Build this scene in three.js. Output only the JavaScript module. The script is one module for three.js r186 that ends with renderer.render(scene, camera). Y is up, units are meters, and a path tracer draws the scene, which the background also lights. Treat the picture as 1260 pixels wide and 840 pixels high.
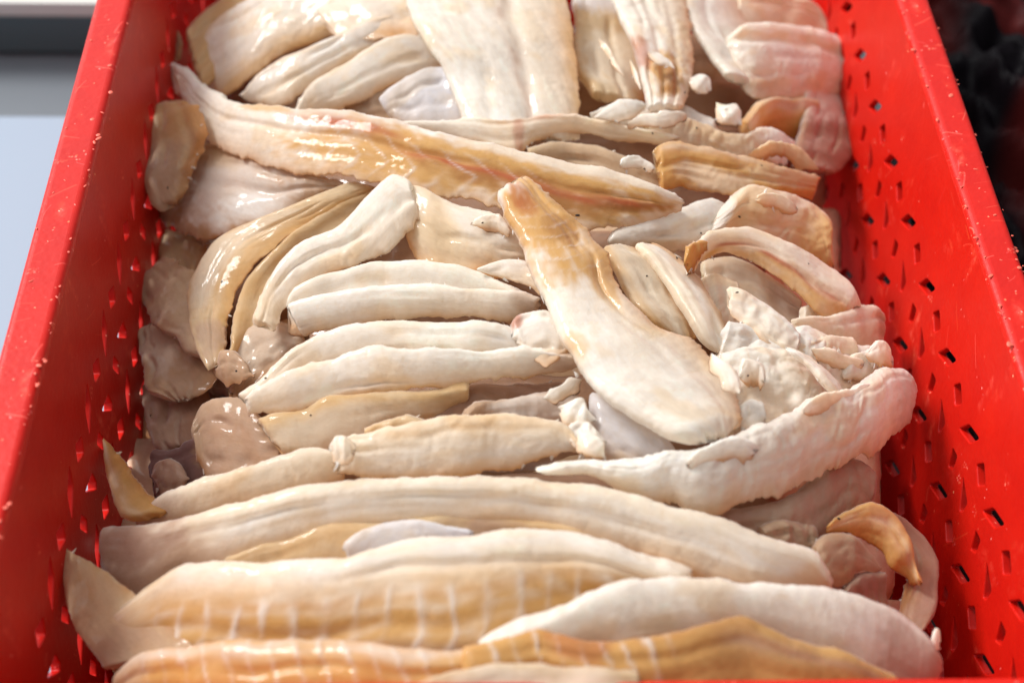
import * as THREE from 'three';
import { ImprovedNoise } from 'three/addons/math/ImprovedNoise.js';
import { mergeGeometries, mergeVertices } from 'three/addons/utils/BufferGeometryUtils.js';

// ---------------------------------------------------------------- camera, sky, sun, exposure
const scene = new THREE.Scene();
const V3 = (x = 0, y = 0, z = 0) => new THREE.Vector3(x, y, z);
const EYE = V3(0, 0.424, 0), PW = 1260, PH = 840, FPX = 1900;
const crateAway = V3(-65, 2062, -FPX).normalize();          // the crate's long axis and its width, as the lens sees them
const crateRight = V3(1, 0, -65 / FPX).normalize();
const crateNear = crateAway.clone().negate(), crateUp = V3().crossVectors(crateNear, crateRight);
const camera = new THREE.PerspectiveCamera(2 * Math.atan(PH / 2 / FPX) * 180 / Math.PI, PW / PH, 0.02, 20);
camera.position.copy(EYE);
camera.quaternion.setFromRotationMatrix(new THREE.Matrix4().makeBasis(crateRight, crateUp, crateNear).transpose());
camera.focus = 0.625;
camera.userData.fStop = 6.3;
const SUN_DIR = V3(-0.8, 0.86, -0.52).normalize();

{ // overcast sky with a strong lobe towards the sun, shaped to darken the left wall
  const W = 256, H = 128, data = new Float32Array(W * H * 4);
  for (let r = 0; r < H; r++) for (let c = 0; c < W; c++) {
    const up = ((r + 0.5) / H - 0.5) * Math.PI, az = ((c + 0.5) / W - 0.5) * 2 * Math.PI;
    const d = V3(Math.cos(az) * Math.cos(up), Math.sin(up), Math.sin(az) * Math.cos(up));
    const g = Math.max(0, d.dot(SUN_DIR)), b = 0.5 + 0.5 * d.dot(SUN_DIR), s = d.y < 0 ? 0.04 : 0.05 + 0.05 * d.y + 0.72 * b ** 4;
    const i = (r * W + c) * 4;
    data[i] = s * 0.99; data[i + 1] = s; data[i + 2] = s * 1.02; data[i + 3] = 1;
  }
  const sky = new THREE.DataTexture(data, W, H, THREE.RGBAFormat, THREE.FloatType);
  sky.mapping = THREE.EquirectangularReflectionMapping; sky.magFilter = sky.minFilter = THREE.LinearFilter; sky.needsUpdate = true;
  scene.background = sky; scene.environment = sky;
}
const sun = new THREE.DirectionalLight(new THREE.Color(1, 0.985, 0.965), 1.4);
sun.position.copy(SUN_DIR).multiplyScalar(2).add(V3(0, 0, -0.45)); sun.target.position.set(0, 0, -0.45);
sun.castShadow = true; sun.shadow.radius = 34; sun.shadow.mapSize.set(2048, 2048);
Object.assign(sun.shadow.camera, { left: -0.8, right: 0.8, top: 0.8, bottom: -0.8, near: 0.1, far: 5 });
scene.add(sun, sun.target);
const EXPOSURE = 2.6;

// ---------------------------------------------------------------- helpers
const noise = new ImprovedNoise();
const N = (x, y, z) => noise.noise(x + 31.7, y + 11.3, z + 57.1);
const clamp = THREE.MathUtils.clamp, smooth = THREE.MathUtils.smoothstep, lerp = THREE.MathUtils.lerp;
function rng(seed) { let s = (seed * 2654435761) >>> 0 || 1; return () => { s ^= s << 13; s >>>= 0; s ^= s >>> 17; s ^= s << 5; s >>>= 0; return s / 4294967296; }; }
const used = {};
function numbered(name) { const n = used[name] = (used[name] ?? -1) + 1; return n ? `${name}_${String(n).padStart(3, '0')}` : name; }
function tag(o, label, category, group, kind) { Object.assign(o.userData, { ...(label && { label }), ...(category && { category }), ...(group && { group }), ...(kind && { kind }) }); return o; }
function mesh(name, geometry, material, parent) {
  const m = new THREE.Mesh(geometry, material);
  m.name = parent ? name : numbered(name); m.castShadow = m.receiveShadow = true;
  (parent ?? scene).add(m); return m;
}
const ray = (px, py) => V3().addScaledVector(crateRight, 0).set(
  V3(px - PW / 2, PH / 2 - py, -FPX).dot(crateRight), V3(px - PW / 2, PH / 2 - py, -FPX).dot(crateUp), V3(px - PW / 2, PH / 2 - py, -FPX).dot(crateNear)).normalize();
const onLevel = (px, py, y) => { const d = ray(px, py); return EYE.clone().addScaledVector(d, (y - EYE.y) / d.y); };

// crate measures (metres): the rim's inner edge is the level y = 0
const XL = -0.152, XR = 0.208, ZF = -0.248, ZB = -0.82, FLOOR = -0.2, DRAFT = 0.1, XC = (XL + XR) / 2;
// the heap: highest along the middle, falling to both side walls
const heap = (x) => -0.030 - 0.052 * Math.pow(Math.min(1.15, Math.abs((x - XC) / 0.165)), 2.6);
function onHeap(px, py, h) {                                  // where the line of sight meets the heap's level, h metres above it
  const d = ray(px, py); let t = (-0.03 + h - EYE.y) / d.y;
  for (let i = 0; i < 12; i++) { const p = EYE.x + d.x * t, y = heap(p) + h; t = lerp(t, (y - EYE.y) / d.y, 0.7); }
  return EYE.clone().addScaledVector(d, t);
}

// ---------------------------------------------------------------- textures (grain only)
function periodic(px, py, seed) {                             // tiling value noise
  const r = rng(seed), g = Float32Array.from({ length: px * py }, r);
  return (u, v) => {
    const x = u * px, y = v * py, x0 = Math.floor(x), y0 = Math.floor(y); let fx = x - x0, fy = y - y0;
    fx = fx * fx * (3 - 2 * fx); fy = fy * fy * (3 - 2 * fy);
    const a = (i, j) => g[((j % py + py) % py) * px + ((i % px + px) % px)];
    return lerp(lerp(a(x0, y0), a(x0 + 1, y0), fx), lerp(a(x0, y0 + 1), a(x0 + 1, y0 + 1), fx), fy);
  };
}
function grey(size, f) {
  const d = new Uint8Array(size * size * 4);
  for (let y = 0; y < size; y++) for (let x = 0; x < size; x++) { const v = clamp(f(x / size, y / size), 0, 1) * 255, i = (y * size + x) * 4; d[i] = d[i + 1] = d[i + 2] = v; d[i + 3] = 255; }
  const t = new THREE.DataTexture(d, size, size); t.magFilter = t.minFilter = THREE.LinearFilter; t.wrapS = t.wrapT = THREE.RepeatWrapping; t.needsUpdate = true; return t;
}
const n1 = periodic(14, 70, 3), n2 = periodic(60, 60, 4), n3 = periodic(140, 150, 5), n4 = periodic(30, 160, 6), n5 = periodic(9, 11, 7);
const fleshGrain = grey(1024, (u, v) => 0.16 * n1(u, v) + 0.34 * n2(u, v) + 0.34 * n3(u, v) + 0.16 * n4(u, v));
const n6 = periodic(130, 130, 8), n7 = periodic(58, 58, 9);
const fleshSpeckle = grey(1024, (u, v) => { const s = 0.55 * n6(u, v) + 0.45 * n7(u, v), patch = smooth(0.6 * n5(u, v) + 0.4 * n2(u, v), 0.3, 0.75); return 0.5 + 0.5 * smooth(s, 0.46, 0.64) * (0.35 + 0.65 * patch); });
const fleshWet = grey(512, (u, v) => 0.45 + 0.9 * (0.5 * n5(u, v) + 0.3 * n2(u, v) + 0.2 * n3(u, v) - 0.5));
for (const t of [fleshGrain, fleshWet, fleshSpeckle]) t.repeat.set(1 / 0.07, 1 / 0.07);

const fleshTone = (() => { const S = 1024, d = new Uint8Array(S * S * 4); for (let y = 0; y < S; y++) for (let x = 0; x < S; x++) { const u = x / S, v = y / S, a = clamp(0.5 + 1.2 * (0.22 * n3(u, v) + 0.28 * n7(u, v) + 0.50 * n4(u, v) - 0.5), 0, 1), i = (y * S + x) * 4; d[i] = 255 * (0.945 + 0.055 * a); d[i + 1] = 255 * (0.90 + 0.10 * a); d[i + 2] = 255 * (0.84 + 0.16 * a); d[i + 3] = 255; } const t = new THREE.DataTexture(d, S, S); t.magFilter = t.minFilter = THREE.LinearFilter; t.wrapS = t.wrapT = THREE.RepeatWrapping; t.repeat.set(1 / 0.07, 1 / 0.07); t.needsUpdate = true; return t; })();
const flesh = new THREE.MeshPhysicalMaterial({ name: 'flesh', vertexColors: true, map: fleshTone, roughness: 1, transmission: 0.49, thickness: 0, ior: 1.36, clearcoat: 0.85, clearcoatMap: fleshSpeckle, clearcoatRoughness: 0.16, specularIntensity: 0.5, bumpMap: fleshGrain, bumpScale: 0.0001, clearcoatRoughnessMap: fleshWet });
const deepFlesh = flesh.clone(); Object.assign(deepFlesh, { name: 'gap_shade_flesh', transmission: 0.05 });  // nearly opaque copy of the flesh, made to keep the gaps dark
const wetFlesh = flesh.clone(); Object.assign(wetFlesh, { name: 'wet_flesh', clearcoat: 0.8, clearcoatRoughness: 0.12, bumpScale: 0.0001 });

// ---------------------------------------------------------------- the setting behind the crate
const steel = new THREE.MeshStandardMaterial({ name: 'steel', color: new THREE.Color(0.13, 0.15, 0.17), metalness: 0, roughness: 0.45 });
const paleBoard = new THREE.MeshStandardMaterial({ name: 'pale_board', color: new THREE.Color(0.29, 0.36, 0.45), roughness: 0.6 });
const darkSteel = new THREE.MeshStandardMaterial({ name: 'dark_steel', color: new THREE.Color(0.07, 0.10, 0.11), metalness: 0.1, roughness: 0.5 });
const TABLE = FLOOR - 0.004;
{
  const z163 = onLevel(60, 163, TABLE).z;
  const table = mesh('table_top', new THREE.BoxGeometry(4, 0.03, 3), steel); table.position.set(0, TABLE - 0.015, -1.2); tag(table, null, null, null, 'structure');
  const board = mesh('cutting_board', new THREE.BoxGeometry(0.9, 0.012, 1.0), paleBoard); board.position.set(-0.62, TABLE + 0.0065, z163 + 0.5);
  tag(board, 'pale blue white flat board lying on the grey table left of the red crate', 'board');
  const z66 = onLevel(60, 70, TABLE).z, lift = (py) => { const d = ray(60, py); return EYE.y + d.y * (z66 / d.z) - TABLE; }, y0 = lift(64), y1 = lift(22);
  const ledge = new THREE.Group(); ledge.name = 'steel_ledge'; ledge.position.set(-0.55, TABLE, z66); scene.add(ledge);
  const face = mesh('front_panel', new THREE.BoxGeometry(0.9, y1 - y0, 0.01), darkSteel, ledge); face.position.set(0, (y0 + y1) / 2, -0.005);
  const top = mesh('top_panel', new THREE.BoxGeometry(0.92, 0.01, 0.3), new THREE.MeshStandardMaterial({ name: 'lit_tone_top', color: new THREE.Color(0.62, 0.62, 0.58), roughness: 0.5 }), ledge); top.position.set(0, y1 + 0.005, -0.152);  // pale colour stands for the light falling on the ledge top
  for (const s of [-1, 1]) { const foot = mesh('foot', new THREE.BoxGeometry(0.04, y1, 0.2), darkSteel, ledge); foot.position.set(s * 0.4, y1 / 2, -0.13); }
  tag(ledge, 'low grey ledge with a bright top at the back left beyond the pale board', 'ledge');
}
{ // right: crumpled plastic, coloured extra dark for the low light there, out of focus
  const g = new THREE.PlaneGeometry(0.36, 0.8, 110, 200); g.rotateX(-Math.PI / 2); const p = g.attributes.position, tint = [];
  for (let i = 0; i < p.count; i++) {
    const x = p.getX(i), z = p.getZ(i), a = N(x * 14, 0, z * 12), b = N(x * 34, 3, z * 30);
    const w = smooth(N(x * 22 + 9, 2, z * 20), 0.0, 0.35); tint.push(0.004 + 0.06 * w, 0.0025 + 0.004 * w, 0.004 + 0.002 * w);
    p.setY(i, 0.03 * a + 0.022 * (1 - Math.abs(b) * 2) + 0.006 * N(x * 90, 5, z * 90));
  }
  g.setAttribute('color', new THREE.Float32BufferAttribute(tint, 3)); g.computeVertexNormals();
  const bag = mesh('plastic_bag', g, new THREE.MeshPhysicalMaterial({ name: 'black_plastic', vertexColors: true, roughness: 0.5, specularIntensity: 0.14 }));
  bag.position.set(0.412, -0.12, -0.62); tag(bag, 'black and reddish brown crumpled plastic in shade right of the red crate', 'plastic bag');
}

// ---------------------------------------------------------------- the red crate
function plasticTexture(seed, scratches, scuffs, chips) {
  const S = 1024, c = document.createElement('canvas'); c.width = c.height = S; const k = c.getContext('2d'), r = rng(seed);
  k.fillStyle = '#c4160a'; k.fillRect(0, 0, S, S);
  for (let i = 0; i < 240; i++) { k.fillStyle = `rgba(${r() < 0.5 ? '150,8,6' : '240,48,24'},0.05)`; k.beginPath(); k.ellipse(r() * S, r() * S, 20 + r() * 90, 10 + r() * 50, r() * 6, 0, 7); k.fill(); }
  k.lineCap = 'round';
  for (let i = 0; i < scratches; i++) {
    const x = r() * S, y = r() * S, a = r() * 6.28, l = 8 + r() * r() * 130;
    k.strokeStyle = `rgba(255,${120 + r() * 70 | 0},${100 + r() * 70 | 0},${0.12 + r() * 0.4})`; k.lineWidth = 1 + r() * r() * 5;
    k.beginPath(); k.moveTo(x, y); k.quadraticCurveTo(x + Math.cos(a) * l * 0.5 + r() * 8, y + Math.sin(a) * l * 0.5, x + Math.cos(a) * l, y + Math.sin(a) * l); k.stroke();
  }
  for (let i = 0; i < scuffs; i++) {
    const x = r() * S, y = r() * S;
    for (let j = 0; j < 14; j++) { k.fillStyle = `rgba(255,${150 + r() * 60 | 0},${130 + r() * 60 | 0},${0.1 + r() * 0.4})`; k.beginPath(); k.ellipse(x + (r() - 0.5) * 24, y + (r() - 0.5) * 16, 0.8 + r() * 3, 0.6 + r() * 2, r() * 6, 0, 7); k.fill(); }
  }
  for (let i = 0; i < 40; i++) { const x = r() * S, y = r() * S, a = r() * 6.28, l = 40 + r() * 160; for (let j = 0; j < 30; j++) { k.fillStyle = `rgba(255,${130 + r() * 60 | 0},${110 + r() * 60 | 0},${0.03 + r() * 0.05})`; k.beginPath(); k.ellipse(x + Math.cos(a) * l * (r() - 0.5) + (r() - 0.5) * 14, y + Math.sin(a) * l * (r() - 0.5) + (r() - 0.5) * 14, 3 + r() * 14, 2 + r() * 6, a + r(), 0, 7); k.fill(); } }
  for (let i = 0; i < chips; i++) { k.fillStyle = `rgba(255,${170 + r() * 50 | 0},${150 + r() * 60 | 0},${0.3 + r() * 0.5})`; k.beginPath(); k.ellipse(r() * S, r() * S, 0.8 + r() * 2.4, 0.8 + r() * 2, r() * 6, 0, 7); k.fill(); }
  const t = new THREE.CanvasTexture(c); t.colorSpace = THREE.SRGBColorSpace; t.wrapS = t.wrapT = THREE.RepeatWrapping; t.repeat.set(1 / 0.2, 1 / 0.2); return t;
}
const plasticBump = grey(512, (u, v) => 0.5 * n2(u, v) + 0.3 * n5(u, v) + 0.2 * n3(u, v)); plasticBump.repeat.set(1 / 0.1, 1 / 0.1);
const redWall = new THREE.MeshPhysicalMaterial({ name: 'red_plastic', map: plasticTexture(11, 60, 14, 120), roughness: 0.38, specularIntensity: 0.55, bumpMap: plasticBump, bumpScale: 0.00012, transmission: 0, thickness: 0 });
const redRim = redWall.clone(); redRim.map = plasticTexture(12, 260, 60, 500); redRim.name = 'worn_red_plastic';

const PITCH = 0.0412, ROW = 0.0188;
// four kinds of slanted opening that take turns in the crate's side, corners round each one's centre (metres)
const HOLES = [
  [[-0.0085, -0.0070], [-0.0034, 0.0022], [0.0082, 0.0070], [0.0040, -0.0014]],
  [[-0.0062, -0.0012], [-0.0022, 0.0050], [0.0060, 0.0012], [0.0020, -0.0050]],
  [[-0.0012, -0.0054], [-0.0048, 0.0030], [0.0012, 0.0046], [0.0030, -0.0020]],
  [[0.0000, -0.0060], [-0.0100, 0.0050], [0.0024, 0.0022], [0.0026, -0.0040]]];
function perforatedWall(length, y0, y1, firstU, flip) {       // in the wall's own plane: x along it, y up; the inner face at z = 0
  const s = new THREE.Shape([new THREE.Vector2(0, y1), new THREE.Vector2(length, y1), new THREE.Vector2(length, y0), new THREE.Vector2(0, y0)].reverse());
  for (let row = 0; row < 8; row++) for (let i = -1; i < length / PITCH + 1; i++) for (const k of [0, 1]) {
    const kind = row % 2 ? HOLES[2 + k] : HOLES[k], u = firstU + (i + k * 0.5) * PITCH + (row % 2 ? 0.001 : 0), v = -0.0488 - row * ROW;
    if (u < 0.03 || u > length - 0.03 || v < y1 * 0 + y0 + 0.012) continue;
    const q = kind.map(([a, b]) => new THREE.Vector2(u + (flip ? -a : a) * 0.95, v + b * 0.95)), path = new THREE.Path();
    for (let j = 0; j < 4; j++) { const a = q[j], p0 = a.clone().lerp(q[(j + 3) % 4], 0.16), p1 = a.clone().lerp(q[(j + 1) % 4], 0.16); if (j) path.lineTo(p0.x, p0.y); else path.moveTo(p0.x, p0.y); path.quadraticCurveTo(a.x, a.y, p1.x, p1.y); }
    path.closePath();
    s.holes.push(path);
  }
  return new THREE.ExtrudeGeometry(s, { depth: 0.0026, bevelEnabled: true, bevelThickness: 0.0006, bevelSize: 0.0006, bevelOffset: -0.0006, bevelSegments: 2, curveSegments: 3 });
}
const crate = new THREE.Group(); crate.name = 'plastic_crate'; crate.position.set(XC, FLOOR, (ZF + ZB) / 2); scene.add(crate);
tag(crate, 'bright red perforated plastic crate filled with raw fish fillets', 'crate');
{
  const toCrate = (g) => g.translate(-XC, -FLOOR, -(ZF + ZB) / 2), slope = Math.sqrt(1 + DRAFT * DRAFT), L = ZF - ZB;
  const place = (g, matrix) => { g.applyMatrix4(matrix); return toCrate(g); };
  const basis = (x, y, z, o) => new THREE.Matrix4().makeBasis(x, y, z).setPosition(o);
  const top = -0.002, low = FLOOR;
  // right wall: u = z - ZB, rises outwards
  mesh('side_wall', place(perforatedWall(L, low * slope, top, 0.0140, true), basis(V3(0, 0, -1), V3(DRAFT, 1, 0).normalize(), V3(1, -DRAFT, 0).normalize(), V3(XR + 0.0006, 0, ZF))), redWall, crate);
  mesh('side_wall', place(perforatedWall(L, low * slope, top, 0.0085, true), basis(V3(0, 0, 1), V3(-DRAFT, 1, 0).normalize(), V3(-1, -DRAFT, 0).normalize(), V3(XL - 0.0006, 0, ZB))), redWall, crate);
  for (const [z, s] of [[ZF, 1], [ZB, -1]]) mesh('end_wall', place(perforatedWall(XR - XL - 0.004, low * slope, top, 0.05, false), basis(V3(s, 0, 0), V3(0, 1, s * DRAFT).normalize(), V3(0, -s * DRAFT, s).normalize(), V3(s > 0 ? XL + 0.002 : XR - 0.002, 0, z + s * 0.0006))), redWall, crate);
  mesh('crate_floor', toCrate(new THREE.BoxGeometry(XR - XL - 0.04, 0.004, L - 0.04).translate(XC, FLOOR + 0.002, (ZF + ZB) / 2)), redWall, crate);
  // rim: a flange with a turned-down skirt and rounded shoulders
  const prof = (w) => { const s = new THREE.Shape(); s.moveTo(-0.0004, -0.014); s.lineTo(-0.0002, -0.003); s.quadraticCurveTo(0, 0.0002, 0.003, 0.0004); s.lineTo(w - 0.003, 0.0002); s.quadraticCurveTo(w, 0, w, -0.003); s.lineTo(w + 0.001, -0.028); s.lineTo(w - 0.0015, -0.028); s.lineTo(w - 0.0028, -0.0035); s.lineTo(0.0032, -0.0034); s.lineTo(0.0022, -0.014); s.closePath(); return s; };
  const rim = (length, w) => new THREE.ExtrudeGeometry(prof(w), { depth: length, bevelEnabled: false, curveSegments: 8, steps: 1 });
  const W = 0.0155;
  mesh('rim', place(rim(L + 2 * W, W), basis(V3(1, 0, 0), V3(0, 1, 0), V3(0, 0, 1), V3(XR, 0, ZB - W))), redRim, crate);
  mesh('rim', place(rim(L + 2 * W, W + 0.0015), basis(V3(-1, 0, 0), V3(0, 1, 0), V3(0, 0, -1), V3(XL, 0, ZF + W))), redRim, crate);
  mesh('rim', place(rim(XR - XL - 0.001, W), basis(V3(0, 0, 1), V3(0, 1, 0), V3(-1, 0, 0), V3(XR - 0.0005, 0, ZF))), redRim, crate);
  mesh('rim', place(rim(XR - XL - 0.001, W), basis(V3(0, 0, -1), V3(0, 1, 0), V3(1, 0, 0), V3(XL + 0.0005, 0, ZB))), redRim, crate);
  // burrs and scraps stuck along the worn rims
  const r = rng(77), bits = [];
  for (let i = 0; i < 260; i++) {
    const right = r() < 0.5, edge = r(), x = edge < 0.45 ? -0.0008 + r() * 0.002 : edge < 0.75 ? W + 0.0005 : r() * W, s = 0.00025 + r() * r() * 0.0007;
    const g = new THREE.IcosahedronGeometry(1, 1).scale(s * (0.6 + r()), s * 0.5, s * (0.8 + 1.6 * r())).rotateY(r() * 3);
    bits.push(g.translate(right ? XR + x : XL - x, edge < 0.75 && edge > 0.45 ? -0.001 - r() * 0.004 : 0.0003, lerp(ZF, ZB + 0.1, r())));
  }
  const burrs = mesh('rim_burrs', toCrate(mergeGeometries(bits)), new THREE.MeshStandardMaterial({ name: 'burr', color: new THREE.Color(0.80, 0.13, 0.08), roughness: 0.5 }), crate);
  tag(burrs, null, null, null, 'stuff');
}

// ---------------------------------------------------------------- fish
const C = { white: [0.97, 0.955, 0.925], cream: [0.96, 0.885, 0.76], tan: [0.76, 0.47, 0.17], brown: [0.44, 0.19, 0.05], rust: [0.52, 0.14, 0.045], grey: [0.64, 0.46, 0.32], mauve: [0.54, 0.35, 0.26], blue: [0.84, 0.86, 0.94], sand: [0.80, 0.64, 0.42], plum: [0.27, 0.14, 0.125] };
const parse = (s) => s.trim().split(/\s+/).map((q) => q.split(',').map(Number));
const at = (v, t) => { if (!Array.isArray(v)) return v; const x = t * (v.length - 1), i = Math.min(v.length - 2, Math.floor(x)); return lerp(v[i], v[i + 1], x - i); };
function edgeCurve(points, h) {                               // an edge of a fillet, laid on the heap
  const n = points.length, curve = new THREE.CatmullRomCurve3(points.map(([x, y], i) => onHeap(x, y, at(h, n > 1 ? i / (n - 1) : 0) / 1000)), false, 'centripetal');
  return curve;
}
let seedCount = 0; const V = V3();
/* A fillet is a swept body between its two long edges A and B. Options: h height of edge A over the heap (mm), drop how much lower edge B lies, th thickness,
   c flesh colour, m marks on the flesh (u along, v across from A to B), rag edge raggedness, lump unevenness, end how soon the ends close (share of the length). */
function fillet(label, A, B, o = {}) {
  const seed = ++seedCount * 7.31, { h = 8, drop = 5, th = 7, under = 2.5, wedge = 0.6, c = 'white', m: marks = [], rag = 1.0, lump = 1.0, end = [0.025, 0.025], tipWidth = [0.8, 0.8], p = 4.2, sk, wet = false, res = 0.0009, glint = 0.14, wob = 1, shreds = 5, tuck = 6, tuckA = 0, cup = 0, flakes = 0.42, torn = 0, fib = 1, creaseless = false, roll = false, deep = false, flaps = shreds ? 1 : 0, face = 0.45, grooves = [], name = 'fish_fillet', category = 'fish fillet', group = 'raw fish fillets heaped in the crate' } = o;
  const thick = th * (roll ? 1 : 0.68), base0 = C[c] ?? c, skew = sk ?? 0.62 + 0.25 * (0.5 + N(seed, 3.3, 1.7));
  const hb = Array.isArray(h) ? h.map((x, i) => x - at(drop, i / (h.length - 1))) : Array.isArray(drop) ? drop.map((d) => h - d) : h - drop;
  const ca = edgeCurve(parse(A), h), cb = edgeCurve(parse(B), hb);
  const length = (ca.getLength() + cb.getLength()) / 2, NT = clamp(Math.round(length / res), 30, 340), PA = ca.getSpacedPoints(NT), PB = cb.getSpacedPoints(NT);
  const width = PA[NT >> 1].distanceTo(PB[NT >> 1]), KT = clamp(Math.round(width / (res * 0.85)), 14, 60), KB = 8, K = KT + KB;
  const pos = new Float32Array((NT + 1) * K * 3), col = new Float32Array((NT + 1) * K * 3), uv = new Float32Array((NT + 1) * K * 2), idx = [];
  for (let i = 0; i <= NT; i++) {                              // no edge runs true
    const al = i / NT * length, qq = PB[i].clone().sub(PA[i]).normalize();
    PA[i].addScaledVector(qq, wob * 0.0016 * N(al * 30, seed, 1) + wob * 0.0006 * N(al * 100, seed, 2)); PB[i].addScaledVector(qq, wob * 0.0016 * N(al * 30, seed, 7) + wob * 0.0007 * N(al * 100, seed, 8));
    PA[i].y += wob * 0.0016 * N(al * 50, seed, 3); PB[i].y += wob * 0.0016 * N(al * 50, seed, 5);
  }
  for (let i = 0; i <= NT; i++) {                              // hidden sides run on under their neighbours
    const qq = PB[i].clone().sub(PA[i]).normalize();
    if (tuck) PB[i].addScaledVector(qq, tuck / 1000).add(V3(0, -tuck * 0.00045, 0));
    if (tuckA) PA[i].addScaledVector(qq, -tuckA / 1000).add(V3(0, -tuckA * 0.0009, 0));
  }
  const R = rng(Math.round(seed * 100)), creases = Array.from({ length: 3 }, () => [0.15 + 0.7 * R(), 0.7 + 1.3 * R(), 0.025 + 0.045 * R(), (R() - 0.5) * 0.5, R() * 9]);
  const m = flakes ? [['ribs', Math.max(3, Math.round(length / 0.0068)), (N(seed, 8, 3) > 0 ? 1 : -1) * 0.8, 0.04, 0.97, 0, 1, [base0[0] * 0.9, base0[1] * 0.76, base0[2] * 0.56], flakes, -0.14, 0.5, 0.75], ...marks] : marks;
  const base = base0, P = V3(), T = V3(), nn = V3(), cam = V3(), mid = V3(), q = V3(), rgb = [0, 0, 0];
  for (let i = 0; i <= NT; i++) {
    const t = i / NT;
    mid.copy(PA[i]).add(PB[i]).multiplyScalar(0.5);
    T.copy(PA[Math.min(NT, i + 2)]).add(PB[Math.min(NT, i + 2)]).sub(PA[Math.max(0, i - 2)]).sub(PB[Math.max(0, i - 2)]).normalize();
    q.copy(PB[i]).sub(PA[i]); nn.crossVectors(T, q).normalize();
    cam.copy(EYE).sub(mid).normalize(); if (nn.dot(cam) < 0) nn.negate();
    nn.lerp(cam, face).normalize();
    const e0 = clamp(t / Math.max(1e-3, end[0]), 0, 1), e1 = clamp((1 - t) / Math.max(1e-3, end[1]), 0, 1), r0 = Math.sqrt(1 - (1 - e0) ** 2), r1 = Math.sqrt(1 - (1 - e1) ** 2);
    const e = r0 * r1, w = lerp(tipWidth[0], 1, r0) * lerp(tipWidth[1], 1, r1), wid = q.length();
    const flat = Math.min(1, wid / 0.016);                     // narrow stretches are thin too
    for (let k = 0; k < K; k++) {
      const top = k < KT, x = top ? k / (KT - 1) : 1 - (k - KT + 1) / (KB + 1), vv = top ? (1 - Math.cos(Math.PI * x)) / 2 * 0.6 + x * 0.4 : x, v = clamp(vv, 0, 1);
      const vs = Math.pow(v, skew), arch = Math.sqrt(Math.max(0, 1 - Math.pow(Math.abs(2 * vs - 1), p)));
      P.copy(PA[i]).lerp(PB[i], 0.5 + (v - 0.5) * w);
      // unevenness of the flesh: big swells, lumps, fibres along the length
      const X = P.x * 1, Y = P.y, Z = P.z;
      const big = N(X * 28, Y * 28 + seed, Z * 28), med = N(X * 110 + seed, Y * 110, Z * 110), fine = N(X * 300, Y * 300 + seed, Z * 300), al = t * length, ac = v * wid;
      const fibre = N(al * 60, ac * 520, seed) * 0.6 + N(al * 180, ac * 900, seed + 9) * 0.4;
      let up = arch * (1 - wedge * v * v) * thick * flat * e * (1 + 0.28 * N(t * 5, seed, 12));
      if (top) {
        const cut = 0.3 + 0.9 * Math.pow(Math.abs(2 * v - 1), 3);
        let bump = (1.2 * big + (0.42 * med + 0.08 * fine + 0.25 * N(al * 130, ac * 55, seed + 40)) * cut) * lump + 0.06 * fib * fib * fibre;
        if (torn) bump += torn * (2.0 * Math.abs(N(X * 80 + 2 * big, Y * 80 + seed + 2 * med, Z * 80 + X * 40)) + 0.9 * N(X * 150 + Z * 70, Y * 150 + 2 * med, Z * 170 + seed) + 0.4 * N(X * 330 + Z * 90, Y * 330 + seed, Z * 330) - 0.4);
        if (cup) bump -= cup * Math.exp(-(((v - 0.5) / 0.28) ** 2));
        if (!creaseless) for (const [gv, depth, gw, slant, ph] of creases) bump -= Math.min(1, wid / 0.022) * depth * Math.exp(-(((v - gv - slant * (t - 0.5) - 0.10 * N(t * 4, seed, ph)) / gw) ** 2)) * clamp(0.5 + 1.6 * N(t * 5, ph, seed), 0, 1);
        for (const [gv, depth, gw, slant = 0] of grooves) bump -= depth * Math.exp(-(((v - gv - slant * (t - 0.5) - 0.02 * N(t * 7, seed, 4)) / gw) ** 2));
        for (const a of m) if (a[0] === 'ribs') { const [, n, lean, v0, v1, u0, u1, , , ht = 0.3, wd = 1, ch] = a; bump += ht * ribs(t, v, n, lean, v0, v1, u0, u1, seed, wd, ch); }
        up += bump * Math.min(1, arch * 1.6) * (0.35 + 0.65 * e) * Math.min(1, 0.35 + 0.65 * flat);
      } else up = -arch * under * flat * e;
      P.addScaledVector(nn, up / 1000);
      // torn, wavy edges and ends
      const edge = Math.pow(Math.abs(2 * v - 1), 7), side = v < 0.5 ? -1 : 1;
      const tear = 0.55 * N(al * 70, seed, side * 3) + 0.6 * Math.max(0, N(al * 170, seed + 3, side * 5)) + 0.5 * Math.max(0, N(al * 330, seed + 7, side * 5) - 0.1) + 0.15 * N(al * 620, seed, side * 9);
      P.addScaledVector(q, (side * edge * tear * rag * (v < 0.5 ? 0.0014 : 0.0030)) / Math.max(wid, 0.004));
      const fray = (1 - r0 * r0) * -1 + (1 - r1 * r1);
      if (fray) P.addScaledVector(T, fray * rag * 0.0016 * (N(ac * 170, seed, 2) * 1.3 + N(ac * 500, seed, 8) * 0.6));
      const at3 = (i * K + k) * 3; pos[at3] = P.x; pos[at3 + 1] = P.y; pos[at3 + 2] = P.z;
      uv[(i * K + k) * 2] = al + seed * 0.13; uv[(i * K + k) * 2 + 1] = (top ? ac : -ac) + seed * 0.29;
      // flesh colour, with warm shadow tint painted in towards edge B
      const vs2 = Math.min(1, v * (1 + 0.75 * tuck / 1000 / Math.max(0.008, wid)));
      const shade = 1 + 0.10 * N(al * 45, ac * 90, seed) + 0.10 * fib * fibre + 0.07 * fine;
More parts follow.
